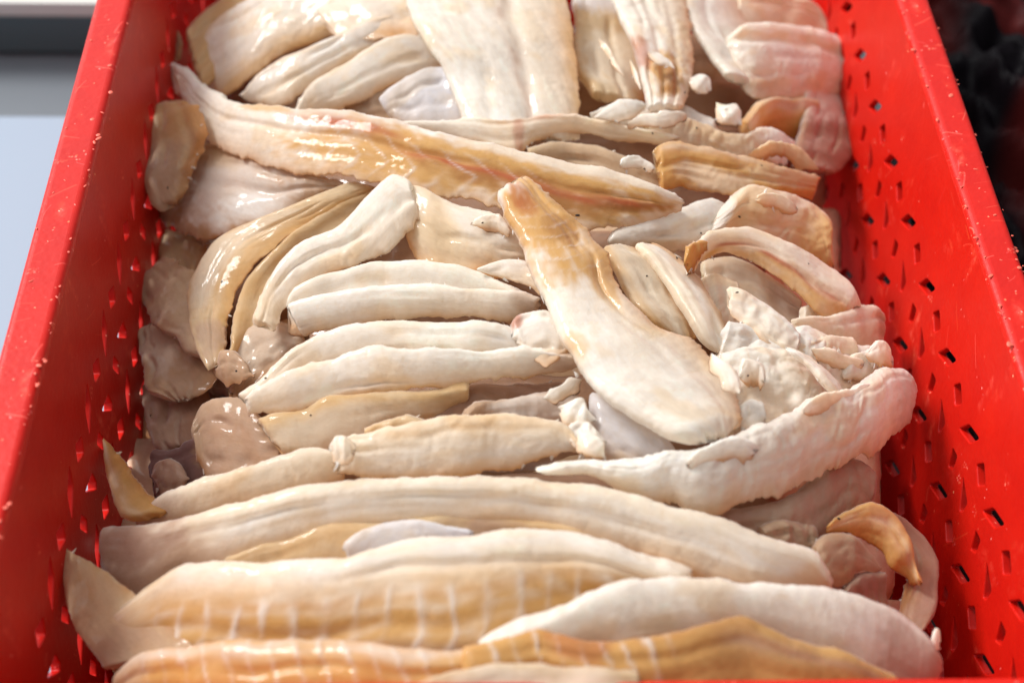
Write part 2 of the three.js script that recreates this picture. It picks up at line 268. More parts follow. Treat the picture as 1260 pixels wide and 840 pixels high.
      const warm = clamp(0.5 + 0.9 * N(al * 30, ac * 55, seed + 20), 0, 1) * 0.22 + 0.4 * smooth(N(al * 48 + 5, ac * 75, seed + 60) + 0.35 * N(al * 150, ac * 240, seed), 0.12, 0.55) + 0.12 * Math.pow(1 - v, 6) + 0.5 * Math.pow(vs2, 2);
      const drySeamShade = 0.95 * Math.pow(vs2, 9) * clamp(0.7 + 0.8 * N(al * 60, seed, 44), 0, 1);  // darkens the seams: dried thin edge plus painted contact shade
      for (let j = 0; j < 3; j++) rgb[j] = lerp(base[j], base[j] * [0.93, 0.76, 0.54][j], clamp(warm, 0, 1)) * lerp(1, [0.80, 0.54, 0.31][j], drySeamShade) * shade;
      for (const a of m) {
        let f = 0, cc = null;
        if (a[0] === 'blot') { const [, u0, v0, ru, rv, cn, st] = a; const d = ((t - u0) / ru) ** 2 + ((v - v0) / rv) ** 2, j = N(al * 60, ac * 120, seed + 30) * 0.6 + N(al * 190, ac * 420, seed) * 0.45; f = st * smooth(1.25 - d + j, 0, 1.1); cc = C[cn] ?? cn; }
        else if (a[0] === 'band') { const [, v0, bw, cn, st, u0 = 0, u1 = 1, sl = 0] = a; const d = (v - v0 - sl * (t - 0.5) + 0.05 * N(al * 40, seed, 6)) / bw; f = st * Math.exp(-d * d) * smooth(t, u0 - 0.03, u0 + 0.06) * (1 - smooth(t, u1 - 0.06, u1 + 0.03)) * clamp(0.75 + 0.9 * N(al * 90, ac * 300, seed + 14), 0.1, 1); cc = C[cn] ?? cn; }
        else if (a[0] === 'ribs') { const [, n, lean, v0, v1, u0, u1, cn, st, , wd = 1, ch] = a; f = st * ribs(t, v, n, lean, v0, v1, u0, u1, seed, wd, ch); cc = C[cn] ?? cn; }
        f = clamp(f, 0, 1); if (f > 0) for (let j = 0; j < 3; j++) rgb[j] = lerp(rgb[j], cc[j] * (0.9 + 0.1 * shade), f);
      }
      for (let j = 0; j < 3; j++) col[at3 + j] = clamp(rgb[j], 0.005, 0.97);
    }
  }
  for (let i = 0; i < NT; i++) for (let k = 0; k < K; k++) { const a = i * K + k, b = i * K + (k + 1) % K, c2 = a + K, d = b + K; idx.push(a, c2, b, b, c2, d); }
  for (const i of [0, NT]) { for (let k = 1; k < K - 1; k++) idx.push(i * K, i * K + k, i * K + k + 1); }
  const g = new THREE.BufferGeometry();
  g.setAttribute('position', new THREE.BufferAttribute(pos, 3)); g.setAttribute('color', new THREE.BufferAttribute(col, 3)); g.setAttribute('uv', new THREE.BufferAttribute(uv, 2)); g.setIndex(idx); g.computeVertexNormals();
  { // outward-facing
    const nA = g.attributes.normal, i0 = ((NT >> 1) * K + (KT >> 1)) * 3, a = V3(nA.array[i0], nA.array[i0 + 1], nA.array[i0 + 2]), b = EYE.clone().sub(V3(pos[i0], pos[i0 + 1], pos[i0 + 2]));
    if (a.dot(b) < 0) { for (let i = 0; i < idx.length; i += 3) { const s = idx[i]; idx[i] = idx[i + 1]; idx[i + 1] = s; } g.setIndex(idx); g.computeVertexNormals(); }
  }
  { // the wet surface is finely pitted: its normals waver from point to point
    const nn3 = g.attributes.normal.array;
    for (let i = 0; i < nn3.length; i += 3) {
      const x = pos[i], y = pos[i + 1], z = pos[i + 2], f = 620, f2 = 260, a = glint * (0.6 + 0.8 * N(x * 60, y * 60, z * 60));
      V.set(nn3[i] + a * (1.2 * N(x * f, y * f, z * f) + 0.8 * N(x * f2, y * f2 + 9, z * f2)), nn3[i + 1] + a * (1.2 * N(x * f + 40, y * f, z * f) + 0.8 * N(x * f2 + 7, y * f2, z * f2)), nn3[i + 2] + a * (1.2 * N(x * f, y * f + 40, z * f) + 0.8 * N(x * f2, y * f2, z * f2 + 5))).normalize();
      nn3[i] = V.x; nn3[i + 1] = V.y; nn3[i + 2] = V.z;
    }
  }
  g.computeBoundingBox(); const ctr = g.boundingBox.getCenter(V3()); ctr.y = g.boundingBox.min.y; g.translate(-ctr.x, -ctr.y, -ctr.z);
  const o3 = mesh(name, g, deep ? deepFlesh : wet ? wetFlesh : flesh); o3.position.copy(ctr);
  for (let i = 0; i < shreds; i++) {                           // loose fibres along the cut edges
    const t = 0.08 + 0.84 * R(), j = Math.round(t * NT), below = R() < 0.8, p0 = (below ? PB : PA)[j].clone().lerp((below ? PA : PB)[j], 0.06), out = (below ? PB : PA)[j].clone().sub((below ? PA : PB)[j]).normalize();
    const tg = PA[Math.min(NT, j + 2)].clone().sub(PA[Math.max(0, j - 2)]).normalize(), l = 0.0012 + 0.0022 * R(), lean = (R() - 0.5) * 2.4;
    const path = new THREE.QuadraticBezierCurve3(p0.clone(), p0.clone().addScaledVector(out, l * 0.5).addScaledVector(tg, lean * l * 0.2), p0.clone().addScaledVector(out, l * 0.8).addScaledVector(tg, lean * l * 0.7).add(V3(0, -l * 0.3 * R(), 0)));
    const tube = new THREE.TubeGeometry(path, 7, 1, 6, false), tp = tube.attributes.position, rad = 0.0004 + 0.0004 * R(), cc = new Float32Array(tp.count * 3);
    for (let a = 0; a <= 7; a++) { const c0 = path.getPointAt(a / 7), w = rad * (1 - 0.85 * (a / 7) ** 1.5) * (1 + 0.3 * N(a, i, seed)); for (let b = 0; b <= 6; b++) { const n = a * 7 + b; q.fromBufferAttribute(tp, n).sub(c0).multiplyScalar(w).add(c0).sub(ctr); tp.setXYZ(n, q.x, q.y, q.z); for (let k = 0; k < 3; k++) cc[n * 3 + k] = lerp(base[k], C.white[k], 0.6); } }
    tube.setAttribute('color', new THREE.BufferAttribute(cc, 3)); tube.computeVertexNormals(); mesh('torn_fibre', tube, flesh, o3);
  }
  for (let i = 0; i < flaps; i++) {                            // little scraps of flesh lifted off the surface, now and then a dark speck
    const speck = true; if (R() < 0.72) continue;
    const a = Math.floor((0.06 + 0.88 * R()) * NT), k = Math.floor((0.15 + 0.8 * R()) * (KT - 1)), n = (a * K + k) * 3, na = g.attributes.normal.array;
    const up = V3(na[n], na[n + 1], na[n + 2]).normalize(), tg = PA[Math.min(NT, a + 2)].clone().sub(PA[Math.max(0, a - 2)]).normalize(), side = V3().crossVectors(up, tg).normalize(); tg.crossVectors(side, up).normalize();
    const sz = speck ? 0.00022 + 0.0002 * R() : 0.0009 + 0.0014 * R() * R(), sg = new THREE.IcosahedronGeometry(1, 5), sp = sg.attributes.position, cc = new Float32Array(sp.count * 3), lean = (R() - 0.5) * 1.6, long = 1 + 1.6 * R();
    for (let j = 0; j < sp.count; j++) {
      q.fromBufferAttribute(sp, j).normalize(); const w = 1 + 0.45 * N(q.x * 1.7 + i * 3, q.y * 1.7 + seed, q.z * 1.7) + 0.25 * N(q.x * 4, q.y * 4 + i, q.z * 4 + seed);
      const x = q.x * w * sz * long, y = q.z * w * sz, z = q.y * w * sz * (speck ? 0.4 : 0.42) + 0.0001, xr = x * Math.cos(lean) - y * Math.sin(lean), yr = x * Math.sin(lean) + y * Math.cos(lean);
      sp.setXYZ(j, pos[n] + tg.x * xr + side.x * yr + up.x * z, pos[n + 1] + tg.y * xr + side.y * yr + up.y * z, pos[n + 2] + tg.z * xr + side.z * yr + up.z * z);
      for (let b = 0; b < 3; b++) cc[j * 3 + b] = speck ? [0.05, 0.04, 0.035][b] : lerp(base[b], C.white[b], 0.7);
    }
    sg.setAttribute('color', new THREE.BufferAttribute(cc, 3)); sg.computeVertexNormals(); mesh(speck ? 'dark_speck' : 'flesh_scrap', mergeVertices(sg.deleteAttribute('uv').deleteAttribute('normal')), flesh, o3).geometry.computeVertexNormals();
  }
  return tag(o3, label, category, group);
}
function ribs(t, v, n, lean, v0, v1, u0, u1, seed, width, chev = 0.15) {    // the pale seams between the muscle flakes
  if (t < u0 - 0.02 || t > u1 + 0.02 || v < v0 - 0.1 || v > v1 + 0.1) return 0;
  const s = ((t - u0) / (u1 - u0)) * n - lean * (v - v0) + chev * Math.abs((v - (v0 * 0.45 + v1 * 0.55)) / (v1 - v0)) * 2 + 0.18 * N(t * 30, v * 3, seed) + 0.1 * N(t * 60, v * 11, seed);
  const d = Math.abs(s - Math.round(s)) * (0.7 + 1.1 * clamp(0.5 + N(Math.round(s) * 5.1, v * 4, seed + 2), 0, 1)), strength = 0.1 + 0.9 * clamp(0.5 + N(Math.round(s) * 3.7, v * 3, seed), 0, 1);
  return Math.exp(-((d / (0.11 * width)) ** 2)) * strength * smooth(v, v0 - 0.06, v0 + 0.1) * (1 - smooth(v, v1 - 0.1, v1 + 0.06)) * smooth(t, u0 - 0.02, u0 + 0.04) * (1 - smooth(t, u1 - 0.04, u1 + 0.02));
}
function flake(label, px, py, h, rx, ry, turn = 0, c = 'white', o = {}) {   // a torn crumb of flesh: a short irregular scrap, rx by ry picture points
  const R = rng(Math.round(px * 13 + py * 7)), ca = Math.cos(turn * Math.PI / 180), sa = Math.sin(turn * Math.PI / 180), A = [], B = [];
  for (let i = 0; i <= 4; i++) {
    const u = i / 2 - 1, w = Math.sqrt(Math.max(0.12, 1 - u * u * 0.9)), put = (v) => `${(px + ca * u * rx - sa * v * ry).toFixed(1)},${(py + sa * u * rx + ca * v * ry).toFixed(1)}`;
    A.push(put(-w * (0.7 + 0.6 * R()))); B.push(put(w * (0.7 + 0.6 * R())));
  }
  return fillet(label, A.join(' '), B.join(' '), { h, drop: 2, th: clamp(Math.min(rx, ry) * 0.34, 1.2, 5), under: 2, c, p: 2.6, rag: 1.3, wob: 0.7, tuck: 0, shreds: 1, end: [0.5, 0.5], tipWidth: [0.2, 0.2], torn: 0.2, roll: true, wet: true, name: 'fish_flake', category: 'fish flake', group: 'torn flakes of fish flesh', ...o });
}
//FISH-BEGIN
// ---- deep in the heap: fillets showing only in gaps, gap shade put into their colour
{
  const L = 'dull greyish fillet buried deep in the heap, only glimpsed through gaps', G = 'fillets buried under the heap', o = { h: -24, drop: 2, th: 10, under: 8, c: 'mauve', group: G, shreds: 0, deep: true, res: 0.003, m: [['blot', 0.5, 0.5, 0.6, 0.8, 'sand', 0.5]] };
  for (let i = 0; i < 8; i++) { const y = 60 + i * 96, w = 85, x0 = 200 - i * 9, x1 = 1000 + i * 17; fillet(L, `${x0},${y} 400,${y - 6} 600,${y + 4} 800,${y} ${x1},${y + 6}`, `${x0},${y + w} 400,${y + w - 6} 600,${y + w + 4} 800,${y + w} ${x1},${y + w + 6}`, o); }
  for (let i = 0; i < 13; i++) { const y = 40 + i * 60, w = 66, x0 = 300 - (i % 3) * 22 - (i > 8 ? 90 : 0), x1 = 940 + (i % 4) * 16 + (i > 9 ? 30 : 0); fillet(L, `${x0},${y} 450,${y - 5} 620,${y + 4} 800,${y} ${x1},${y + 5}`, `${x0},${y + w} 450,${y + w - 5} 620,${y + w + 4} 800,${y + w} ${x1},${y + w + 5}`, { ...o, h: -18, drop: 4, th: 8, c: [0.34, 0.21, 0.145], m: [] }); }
}
// ---- the back of the crate
fillet('brown tan fillet end at the back left corner behind the big white roll', '228,40 262,8 320,-25 420,-45', '246,98 275,70 330,30 430,-10', { h: 2, drop: 6, th: 8, c: 'sand', wet: true, m: [['blot', 0.3, 0.5, 0.5, 0.6, 'tan', 0.5]], h: [24, 6] });
fillet('small pale pointed fillet tip at the far left against the red wall', '199,24 196,45 196,72', '205,24 222,45 222,76', { tuck: 0, h: 4, drop: 0, th: 4, c: 'grey', end: [0.3, 0.1], h: [34, 24] });
fillet('bluish white smooth belly piece under the third roll, left of the hanging tail', '468,120 500,98 540,86 572,96', '478,134 505,150 548,152 588,146', { h: 2, drop: 3, th: 10, c: 'blue', rag: 1.4 });
fillet('lowest of the three stacked white rolls at the back left', '362,134 378,112 420,82 470,55 530,36', '370,138 398,138 432,130 476,108 548,84', { tuck: 0, h: 6, drop: 8, th: 12, c: 'white', end: [0.06, 0.1], m: [['band', 0.1, 0.12, 'sand', 0.5], ['blot', 0.1, 0.5, 0.1, 0.6, 'cream', 0.5]] });
fillet('middle of the three stacked white rolls at the back left', '295,116 326,88 380,62 440,33 520,10', '304,124 345,133 380,113 425,82 530,40', { tuck: 0, h: 10, drop: 8, th: 11, c: 'white', end: [0.08, 0.1], m: [['band', 0.08, 0.1, 'tan', 0.45], ['blot', 0.2, 0.8, 0.1, 0.3, 'cream', 0.5]] });
fillet('large white rolled fillet on top at the back left with rounded end', '252,66 266,34 302,6 390,-30 500,-45', '254,98 278,117 306,100 350,66 510,20', { tuck: 0, h: 14, drop: 8, th: 14, c: 'white', end: [0.1, 0.1], tipWidth: [0.6, 0.5], lump: 1.3, m: [['band', 0.92, 0.12, 'tan', 0.55, 0.2, 1], ['blot', 0.05, 0.6, 0.06, 0.5, 'cream', 0.6]], torn: 0.26 });
fillet('pale fillet sheet lying across the top edge left of the hanging tail', '340,-40 420,-50 560,-50', '410,36 470,34 545,24', { h: 15, drop: 2, th: 8, c: 'white', m: [['blot', 0.2, 0.8, 0.2, 0.3, 'cream', 0.5]] });
fillet('dull ochre fillet right of the hanging white tail with loose pale fibres', '702,-20 705,40 712,92 726,122', '775,-20 782,40 790,90 785,126', { h: 2, drop: 2, th: 9, c: 'sand', wet: true, m: [['blot', 0.1, 0.3, 0.25, 0.5, 'blue', 0.7], ['blot', 0.7, 0.5, 0.3, 0.5, 'cream', 0.6]] });
fillet('wide white fillet tail hanging toward the viewer with a mauve seam', '488,-45 496,-5 520,48 545,92 578,172', '690,-45 697,0 708,67 712,110 714,172', { tuck: 0, h: 20, drop: -1, th: 9, c: 'white', p: 3.2, end: [0.02, 0.03], tipWidth: [0.9, 0.97], rag: 0.7, lump: 0.8, grooves: [[0.62, 1.6, 0.05, -0.1]], m: [['band', 0.56, 0.045, 'mauve', 0.75, 0.05, 1, -0.02], ['band', 0.68, 0.1, 'cream', 0.6], ['band', 0.95, 0.06, 'tan', 0.5], ['blot', 0.98, 0.7, 0.05, 0.4, 'sand', 0.4]], h: [22, 14, 2], end: [0.02, 0.05], flakes: 0.1, fib: 2.2 });
fillet('white fillet with a brown torn end, draped down at the back right of centre', '742,-20 766,30 782,72 796,137', '842,-20 850,35 853,85 840,136', { tuck: 0, h: 12, drop: 0, th: 9, c: 'white', wet: true, grooves: [[0.4, 1.4, 0.05], [0.7, 1, 0.05]], m: [['blot', 0.75, 0.5, 0.2, 0.45, 'tan', 0.95], ['blot', 0.8, 0.6, 0.13, 0.25, 'brown', 0.9], ['blot', 0.6, 0.1, 0.15, 0.15, 'rust', 0.6]], torn: 0.33 });
fillet('white fillet panel sloping down beside the brown torn end at the back right', '828,-30 842,20 866,60 893,97', '890,-35 905,10 925,50 940,110', { h: 8, drop: 0, th: 9, c: 'white', m: [['band', 0.9, 0.12, 'cream', 0.6]] });
fillet('brownish white upper fold at the far back right beside the red wall', '905,-35 950,-15 1000,12 1015,40', '900,40 940,40 980,44 1015,62', { h: 8, drop: 5, th: 13, c: 'cream', m: [['blot', 0.7, 0.5, 0.4, 0.6, 'sand', 0.5]] });
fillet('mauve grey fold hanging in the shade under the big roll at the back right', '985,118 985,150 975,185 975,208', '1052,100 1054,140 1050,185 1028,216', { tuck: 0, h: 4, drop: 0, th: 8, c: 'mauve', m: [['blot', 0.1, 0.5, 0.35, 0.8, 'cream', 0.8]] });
fillet('biggest pale roll at the back right bulging toward the red wall', '893,45 920,33 960,34 1008,45 1046,70 1056,108', '900,88 925,119 960,121 1000,120 1030,118 1052,122', { tuck: 0, h: 14, drop: 8, th: 15, c: 'white', lump: 1.6, end: [0.08, 0.1], grooves: [[0.3, 1.8, 0.08, 0.2]], m: [['band', 0.25, 0.1, 'tan', 0.5, 0.0, 0.8, 0.2], ['band', 0.95, 0.06, 'cream', 0.7], ['blot', 0.98, 0.5, 0.1, 0.6, 'sand', 0.6]], torn: 0.33 });
fillet('thin white fillet under the draped brown end with ragged lower edge', '725,142 770,130 830,128 880,150', '735,156 780,160 830,160 885,180', { tuck: 0, h: 4, drop: 4, th: 5, c: 'white', rag: 1.6, torn: 0.65 });
fillet('tan curled roll in the shade at the back right under the big roll', '910,152 930,128 975,121 1004,124', '916,172 936,152 972,152 1002,158', { h: 6, drop: 5, th: 9, c: 'tan', wet: true, m: [['band', 0.2, 0.2, 'cream', 0.6]] });
fillet('cream fillet with a torn white end pointing right above the tan leaf', '790,150 850,146 900,165 945,158 978,176', '800,172 860,186 915,198 955,204 977,192', { tuck: 0, h: 9, drop: 6, th: 7, c: 'cream', rag: 2, lump: 1.6, wet: true, m: [['blot', 0.9, 0.5, 0.2, 0.8, 'white', 0.9], ['blot', 0.4, 0.2, 0.3, 0.4, 'tan', 0.5]], torn: 0.65 });
fillet('glossy tan leaf shaped fillet pointing at the right wall', '806,183 838,178 890,188 950,202 1008,218', '811,238 842,232 885,238 940,247 1003,240', { tuck: 0, h: 14, drop: 5, th: 6, c: 'tan', wet: true, rag: 1.6, grooves: [[0.55, 1, 0.06]], m: [['blot', 0.3, 0.7, 0.25, 0.3, 'cream', 0.5], ['band', 0.1, 0.1, 'cream', 0.5], ['blot', 0.75, 0.4, 0.3, 0.3, 'sand', 0.7]], torn: 0.26 });
fillet('dim grey brown fillet in the gap under the thin red tinged strip', '646,184 700,172 760,188 820,214', '655,200 720,204 775,222 822,242', { h: 4, drop: 5, th: 8, c: 'sand', m: [['blot', 0.5, 0.5, 0.6, 0.8, 'grey', 0.6]] });
fillet('thin cream strip with a red stain lying across under the hanging tail', '478,150 540,147 600,148 640,143 700,142 760,152 838,168', '500,162 545,170 633,188 662,172 705,164 755,173 812,178', { tuck: 0, h: 11, drop: 7, th: 5, c: 'cream', wet: true, rag: 1.4, m: [['band', 0.05, 0.12, 'rust', 0.55, 0.35, 0.65], ['blot', 0.44, 0.5, 0.025, 0.6, 'rust', 0.5], ['blot', 0.1, 0.5, 0.3, 0.6, 'white', 0.6]] });
// ---- upper left
fillet('glossy tan grey fillet end standing against the left red wall', '166,134 169,178 182,225 195,258', '216,116 242,152 238,182 208,246', { wet: true, p: 2.4, wob: 2.4, lump: 2, face: 0.3, h: 2, drop: -1, th: 8, c: 'sand', m: [['blot', 0.8, 0.3, 0.4, 0.6, 'mauve', 0.6], ['blot', 0.2, 0.7, 0.3, 0.4, 'tan', 0.4]], p: 4, th: 6, torn: 0.00, lump: 1.6, end: [0.08, 0.08], tipWidth: [0.6, 0.6], wob: 2.5, rag: 1.6, face: 0.3, h: [38, 22], drop: 0 });
fillet('broad greyish fillet flank below the long diagonal one at upper left', '197,204 245,178 300,188 360,205 425,224', '189,262 245,294 300,284 355,262 430,234', { tuck: 0, h: 10, drop: 6, th: 9, c: 'grey', p: 3, rag: 1.5, lump: 1.3, m: [['blot', 0.55, 0.5, 0.4, 0.5, 'white', 0.55], ['blot', 0.3, 0.15, 0.25, 0.15, 'tan', 0.4], ['blot', 0.6, 0.7, 0.15, 0.2, 'white', 0.7]] });
fillet('long fillet lying diagonally from the left tip, white turning to golden brown at right', '199,75 220,78 255,104 290,126 370,134 430,138 480,148 560,170 640,186 715,204 775,218 842,245', '202,88 222,116 252,168 290,190 345,207 415,216 475,230 560,242 640,262 705,280 755,280 838,262', { tuck: 0, h: 20, drop: 8, th: 10, c: 'white', wet: true, rag: 1.5, end: [0.06, 0.04], grooves: [[0.42, 1.2, 0.05, 0.1]],
  m: [['blot', 0.62, 0.55, 0.2, 0.5, 'tan', 0.95], ['blot', 0.8, 0.5, 0.26, 0.5, 'tan', 1], ['blot', 0.82, 0.62, 0.17, 0.26, 'brown', 0.8], ['band', 0.42, 0.08, 'rust', 1, 0.6, 0.98, 0.4], ['band', 0.22, 0.09, 'rust', 1, 0.42, 0.62, 0.6], ['blot', 0.38, 0.08, 0.06, 0.1, 'tan', 0.7], ['blot', 0.9, 0.1, 0.25, 0.14, 'cream', 0.9], ['ribs', 9, 1.3, 0.3, 0.95, 0.46, 0.82, 'white', 0.6, 0.3, 0.8, 0.9], ['blot', 0.1, 0.6, 0.08, 0.3, 'cream', 0.4]], th: 8, h: [30, 24, 22, 20] });
fillet('dim fillet end in shade by the left wall under the tan grey one', '168,348 176,378 208,408 247,442', '200,318 238,330 264,372 272,432', { tuck: 0, h: 0, drop: 0, th: 8, c: 'grey', m: [['blot', 0.6, 0.6, 0.5, 0.5, 'sand', 0.6]], end: [0.2, 0.2], tipWidth: [0.35, 0.35], p: 2.2, p: 4, th: 6, torn: 0.00, lump: 1.6, end: [0.08, 0.08], tipWidth: [0.6, 0.6], wob: 2.5, rag: 1.6, face: 0.3, h: 5, drop: -2, c: "grey" });
fillet('dim fillet flap under the broad greyish flank at left', '182,276 178,310 190,346', '245,285 252,310 238,346', { th: 5, p: 6, h: -4, drop: 0, c: 'sand', end: [0.2, 0.2], tipWidth: [0.35, 0.35], p: 2.2, p: 4, th: 6, torn: 0.00, lump: 1.6, end: [0.08, 0.08], tipWidth: [0.6, 0.6], wob: 2.5, rag: 1.6, face: 0.3, h: -8 });
fillet('wet greyish lump of fillet below the dim one at the left wall', '172,408 174,450 186,480 206,494', '215,385 258,418 264,460 246,488', { tuck: 0, h: -2, drop: 0, th: 9, c: 'grey', wet: true, lump: 1.5, m: [['blot', 0.3, 0.4, 0.4, 0.4, 'cream', 0.4]], end: [0.2, 0.2], tipWidth: [0.35, 0.35], p: 2.2, p: 4, th: 6, torn: 0.00, lump: 1.6, end: [0.08, 0.08], tipWidth: [0.6, 0.6], wob: 2.5, rag: 1.6, face: 0.3, h: 0, drop: 2 });
fillet('bluish mauve fillet end lowest in the hollow by the left wall', '176,470 180,520 196,557', '250,455 260,500 252,552', { tuck: 0, h: -8, drop: 0, th: 9, c: 'mauve', wet: true, m: [['blot', 0.5, 0.3, 0.5, 0.4, 'grey', 0.6]], end: [0.2, 0.2], tipWidth: [0.35, 0.35], p: 2.2, p: 4, th: 6, torn: 0.00, lump: 1.6, end: [0.08, 0.08], tipWidth: [0.6, 0.6], wob: 2.5, rag: 1.6, face: 0.3, h: -12 });
fillet('tan inner fold beside the large curved fillet at left', '470,226 405,258 342,304 300,350 285,400 278,440', '482,240 425,272 372,312 335,350 315,392 292,432', { cup: 2.5, h: 6, drop: 3, th: 5, c: 'sand', wet: true, m: [['band', 0.2, 0.3, 'tan', 0.6]] });
fillet('large curved tan fillet draped downward at left of the heap', '436,222 345,262 275,294 240,340 231,372 240,420 256,457', '462,232 402,262 342,302 303,338 285,368 280,408 276,446', { tuck: 0, h: 9, drop: 2, th: 8, c: 'sand', lump: 0.8, end: [0.04, 0.05], m: [['band', 0.9, 0.14, 'tan', 0.7], ['blot', 0.9, 0.5, 0.12, 0.6, 'mauve', 0.6], ['blot', 0.45, 0.3, 0.3, 0.3, 'cream', 0.5]] });
fillet('greyish folded piece left of the four lobed white stack', '280,444 294,410 314,400 372,404', '284,486 306,472 342,448 378,424', { p: 5, grooves: [[0.75, 1.6, 0.08, -0.15]], h: 2, drop: 4, th: 8, c: 'grey', lump: 1.5, m: [['blot', 0.5, 0.3, 0.5, 0.4, 'cream', 0.5]], end: [0.2, 0.2], tipWidth: [0.35, 0.35], p: 2.2, torn: 0.39, p: 4, th: 6, torn: 0.00, lump: 1.6, end: [0.08, 0.08], tipWidth: [0.6, 0.6], wob: 2.5, rag: 1.6, face: 0.3 });
fillet('knobbly mauve piece below the white stack at left', '236,520 248,496 290,492 322,512', '240,556 275,582 320,574 352,556', { wet: true, p: 2.4, wob: 2.4, lump: 2, face: 0.3, h: 6, drop: 5, th: 9, c: 'grey', m: [['blot', 0.6, 0.6, 0.5, 0.6, 'mauve', 0.5]], end: [0.2, 0.2], tipWidth: [0.35, 0.35], p: 2.2, torn: 0.52, p: 4, th: 6, torn: 0.00, lump: 1.6, end: [0.08, 0.08], tipWidth: [0.6, 0.6], wob: 2.5, rag: 1.6, face: 0.3 });
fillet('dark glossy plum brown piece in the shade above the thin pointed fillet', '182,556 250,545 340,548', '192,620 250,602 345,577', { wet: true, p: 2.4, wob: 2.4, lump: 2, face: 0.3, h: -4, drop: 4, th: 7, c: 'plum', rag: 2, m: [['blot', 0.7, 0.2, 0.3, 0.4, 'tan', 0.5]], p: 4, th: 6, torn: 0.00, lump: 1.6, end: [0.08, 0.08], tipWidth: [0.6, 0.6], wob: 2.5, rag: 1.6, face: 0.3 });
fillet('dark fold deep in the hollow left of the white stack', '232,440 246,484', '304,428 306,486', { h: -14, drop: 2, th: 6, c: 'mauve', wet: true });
// ---- the middle
fillet('white fillet bent over in an arch left of the centre', '311,398 328,348 362,306 418,280 448,250 484,218 505,224', '338,408 352,376 384,346 425,328 470,312 500,288 516,262', { tuck: 0, h: 16, drop: 4, th: 9, c: 'white', rag: 1.3, lump: 1.2, m: [['blot', 0.03, 0.6, 0.15, 0.6, 'sand', 0.5], ['band', 0.95, 0.1, 'cream', 0.6]], torn: 0.26 });
fillet('yellowish glossy continuation of the arched fillet toward the diagonal one', '486,219 515,228 560,252 610,266 655,280', '500,286 520,306 560,318 610,322 655,312', { th: 7, p: 5, grooves: [[0.8, 1.2, 0.1]], h: 14, drop: 6, c: 'cream', wet: true, rag: 1.4, m: [['blot', 0.35, 0.6, 0.25, 0.4, 'sand', 0.6], ['blot', 0.7, 0.2, 0.3, 0.3, 'white', 0.6]] });
fillet('upper lobe of the white stack left of the diagonal fillet', '352,366 368,352 420,333 470,321 540,323 600,336 664,366', '354,384 400,372 440,362 480,356 560,360 620,362 664,376', { cup: 3, tuck: 8, h: 14, drop: 3, th: 8, c: 'white', lump: 0.9, m: [['band', 0.0, 0.2, 'cream', 0.6], ['blot', 0.95, 0.5, 0.1, 0.6, 'grey', 0.5]], p: 2.8, sk: 0.9, wob: 1.5, sk: 0.66 });
fillet('second white lobe down in the stack left of the diagonal fillet', '352,374 400,364 440,357 480,352 560,356 620,356 664,366', '368,407 402,405 440,396 500,391 560,393 620,394 662,386', { tuck: 0, h: 15, drop: 8, th: 9, c: 'white', lump: 0.8, m: [['band', 0.97, 0.08, 'sand', 0.5], ['blot', 0.96, 0.4, 0.08, 0.6, 'grey', 0.5]], p: 2.8, sk: 0.9, wob: 1.5, sk: 0.66 });
fillet('third white lobe down in the stack, shiny at its rounded left end', '286,484 306,470 332,446 370,420 420,400 490,391 560,393 645,402', '306,494 350,464 400,442 440,436 490,434 550,432 645,430', { wet: true, p: 2.4, wob: 2.4, lump: 2, face: 0.3, h: 19, drop: 5, th: 9, c: 'white', m: [['band', 0.1, 0.12, 'cream', 0.5], ['blot', 0.04, 0.5, 0.1, 0.8, 'cream', 0.7]], p: 2.8, sk: 0.9, wob: 1.5, sk: 0.66 });
fillet('lowest white lobe of the stack with ragged fringe along its lower edge', '300,488 350,460 400,440 440,432 490,430 560,427 640,429 712,436', '306,513 345,508 380,503 420,489 480,481 560,472 640,466 714,452', { tuck: 0, h: 20, drop: 9, th: 9, c: 'white', rag: 1.6, lump: 0.7, m: [['band', 0.98, 0.07, 'tan', 0.55], ['blot', 0.97, 0.5, 0.06, 0.6, 'grey', 0.6], ['blot', 0.05, 0.5, 0.1, 0.8, 'cream', 0.6]], p: 2.8, sk: 0.9, wob: 1.5, sk: 0.66 });
fillet('tan fillet tucked right under the fringed white stack', '314,514 375,500 430,486 500,480 575,472', '342,550 374,552 425,535 470,515 522,502 572,480', { wet: true, p: 2.4, wob: 2.4, lump: 2, face: 0.3, h: 11, drop: 6, th: 7, c: 'sand', m: [['blot', 0.4, 0.6, 0.5, 0.5, 'cream', 0.6], ['band', 0.1, 0.15, 'tan', 0.6]] });
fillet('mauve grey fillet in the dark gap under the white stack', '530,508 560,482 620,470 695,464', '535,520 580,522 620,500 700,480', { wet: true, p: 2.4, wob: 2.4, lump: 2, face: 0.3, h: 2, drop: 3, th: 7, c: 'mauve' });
fillet('slim pale fillet with a granular edge in the gap right of the tan row', '568,506 596,493 650,485 724,488', '574,519 630,512 690,508 726,522', { wet: true, p: 2.4, wob: 2.4, lump: 2, face: 0.3, h: 8, drop: 4, th: 6, c: 'grey', m: [['blot', 0.6, 0.4, 0.5, 0.5, 'white', 0.6]], torn: 0.52 });
fillet('small tan tongue above the short white fillet in the middle', '446,530 475,512 505,507 542,520', '450,544 490,540 515,534 542,530', { wet: true, p: 2.4, wob: 2.4, lump: 2, face: 0.3, h: 12, drop: 4, th: 6, c: 'sand' });
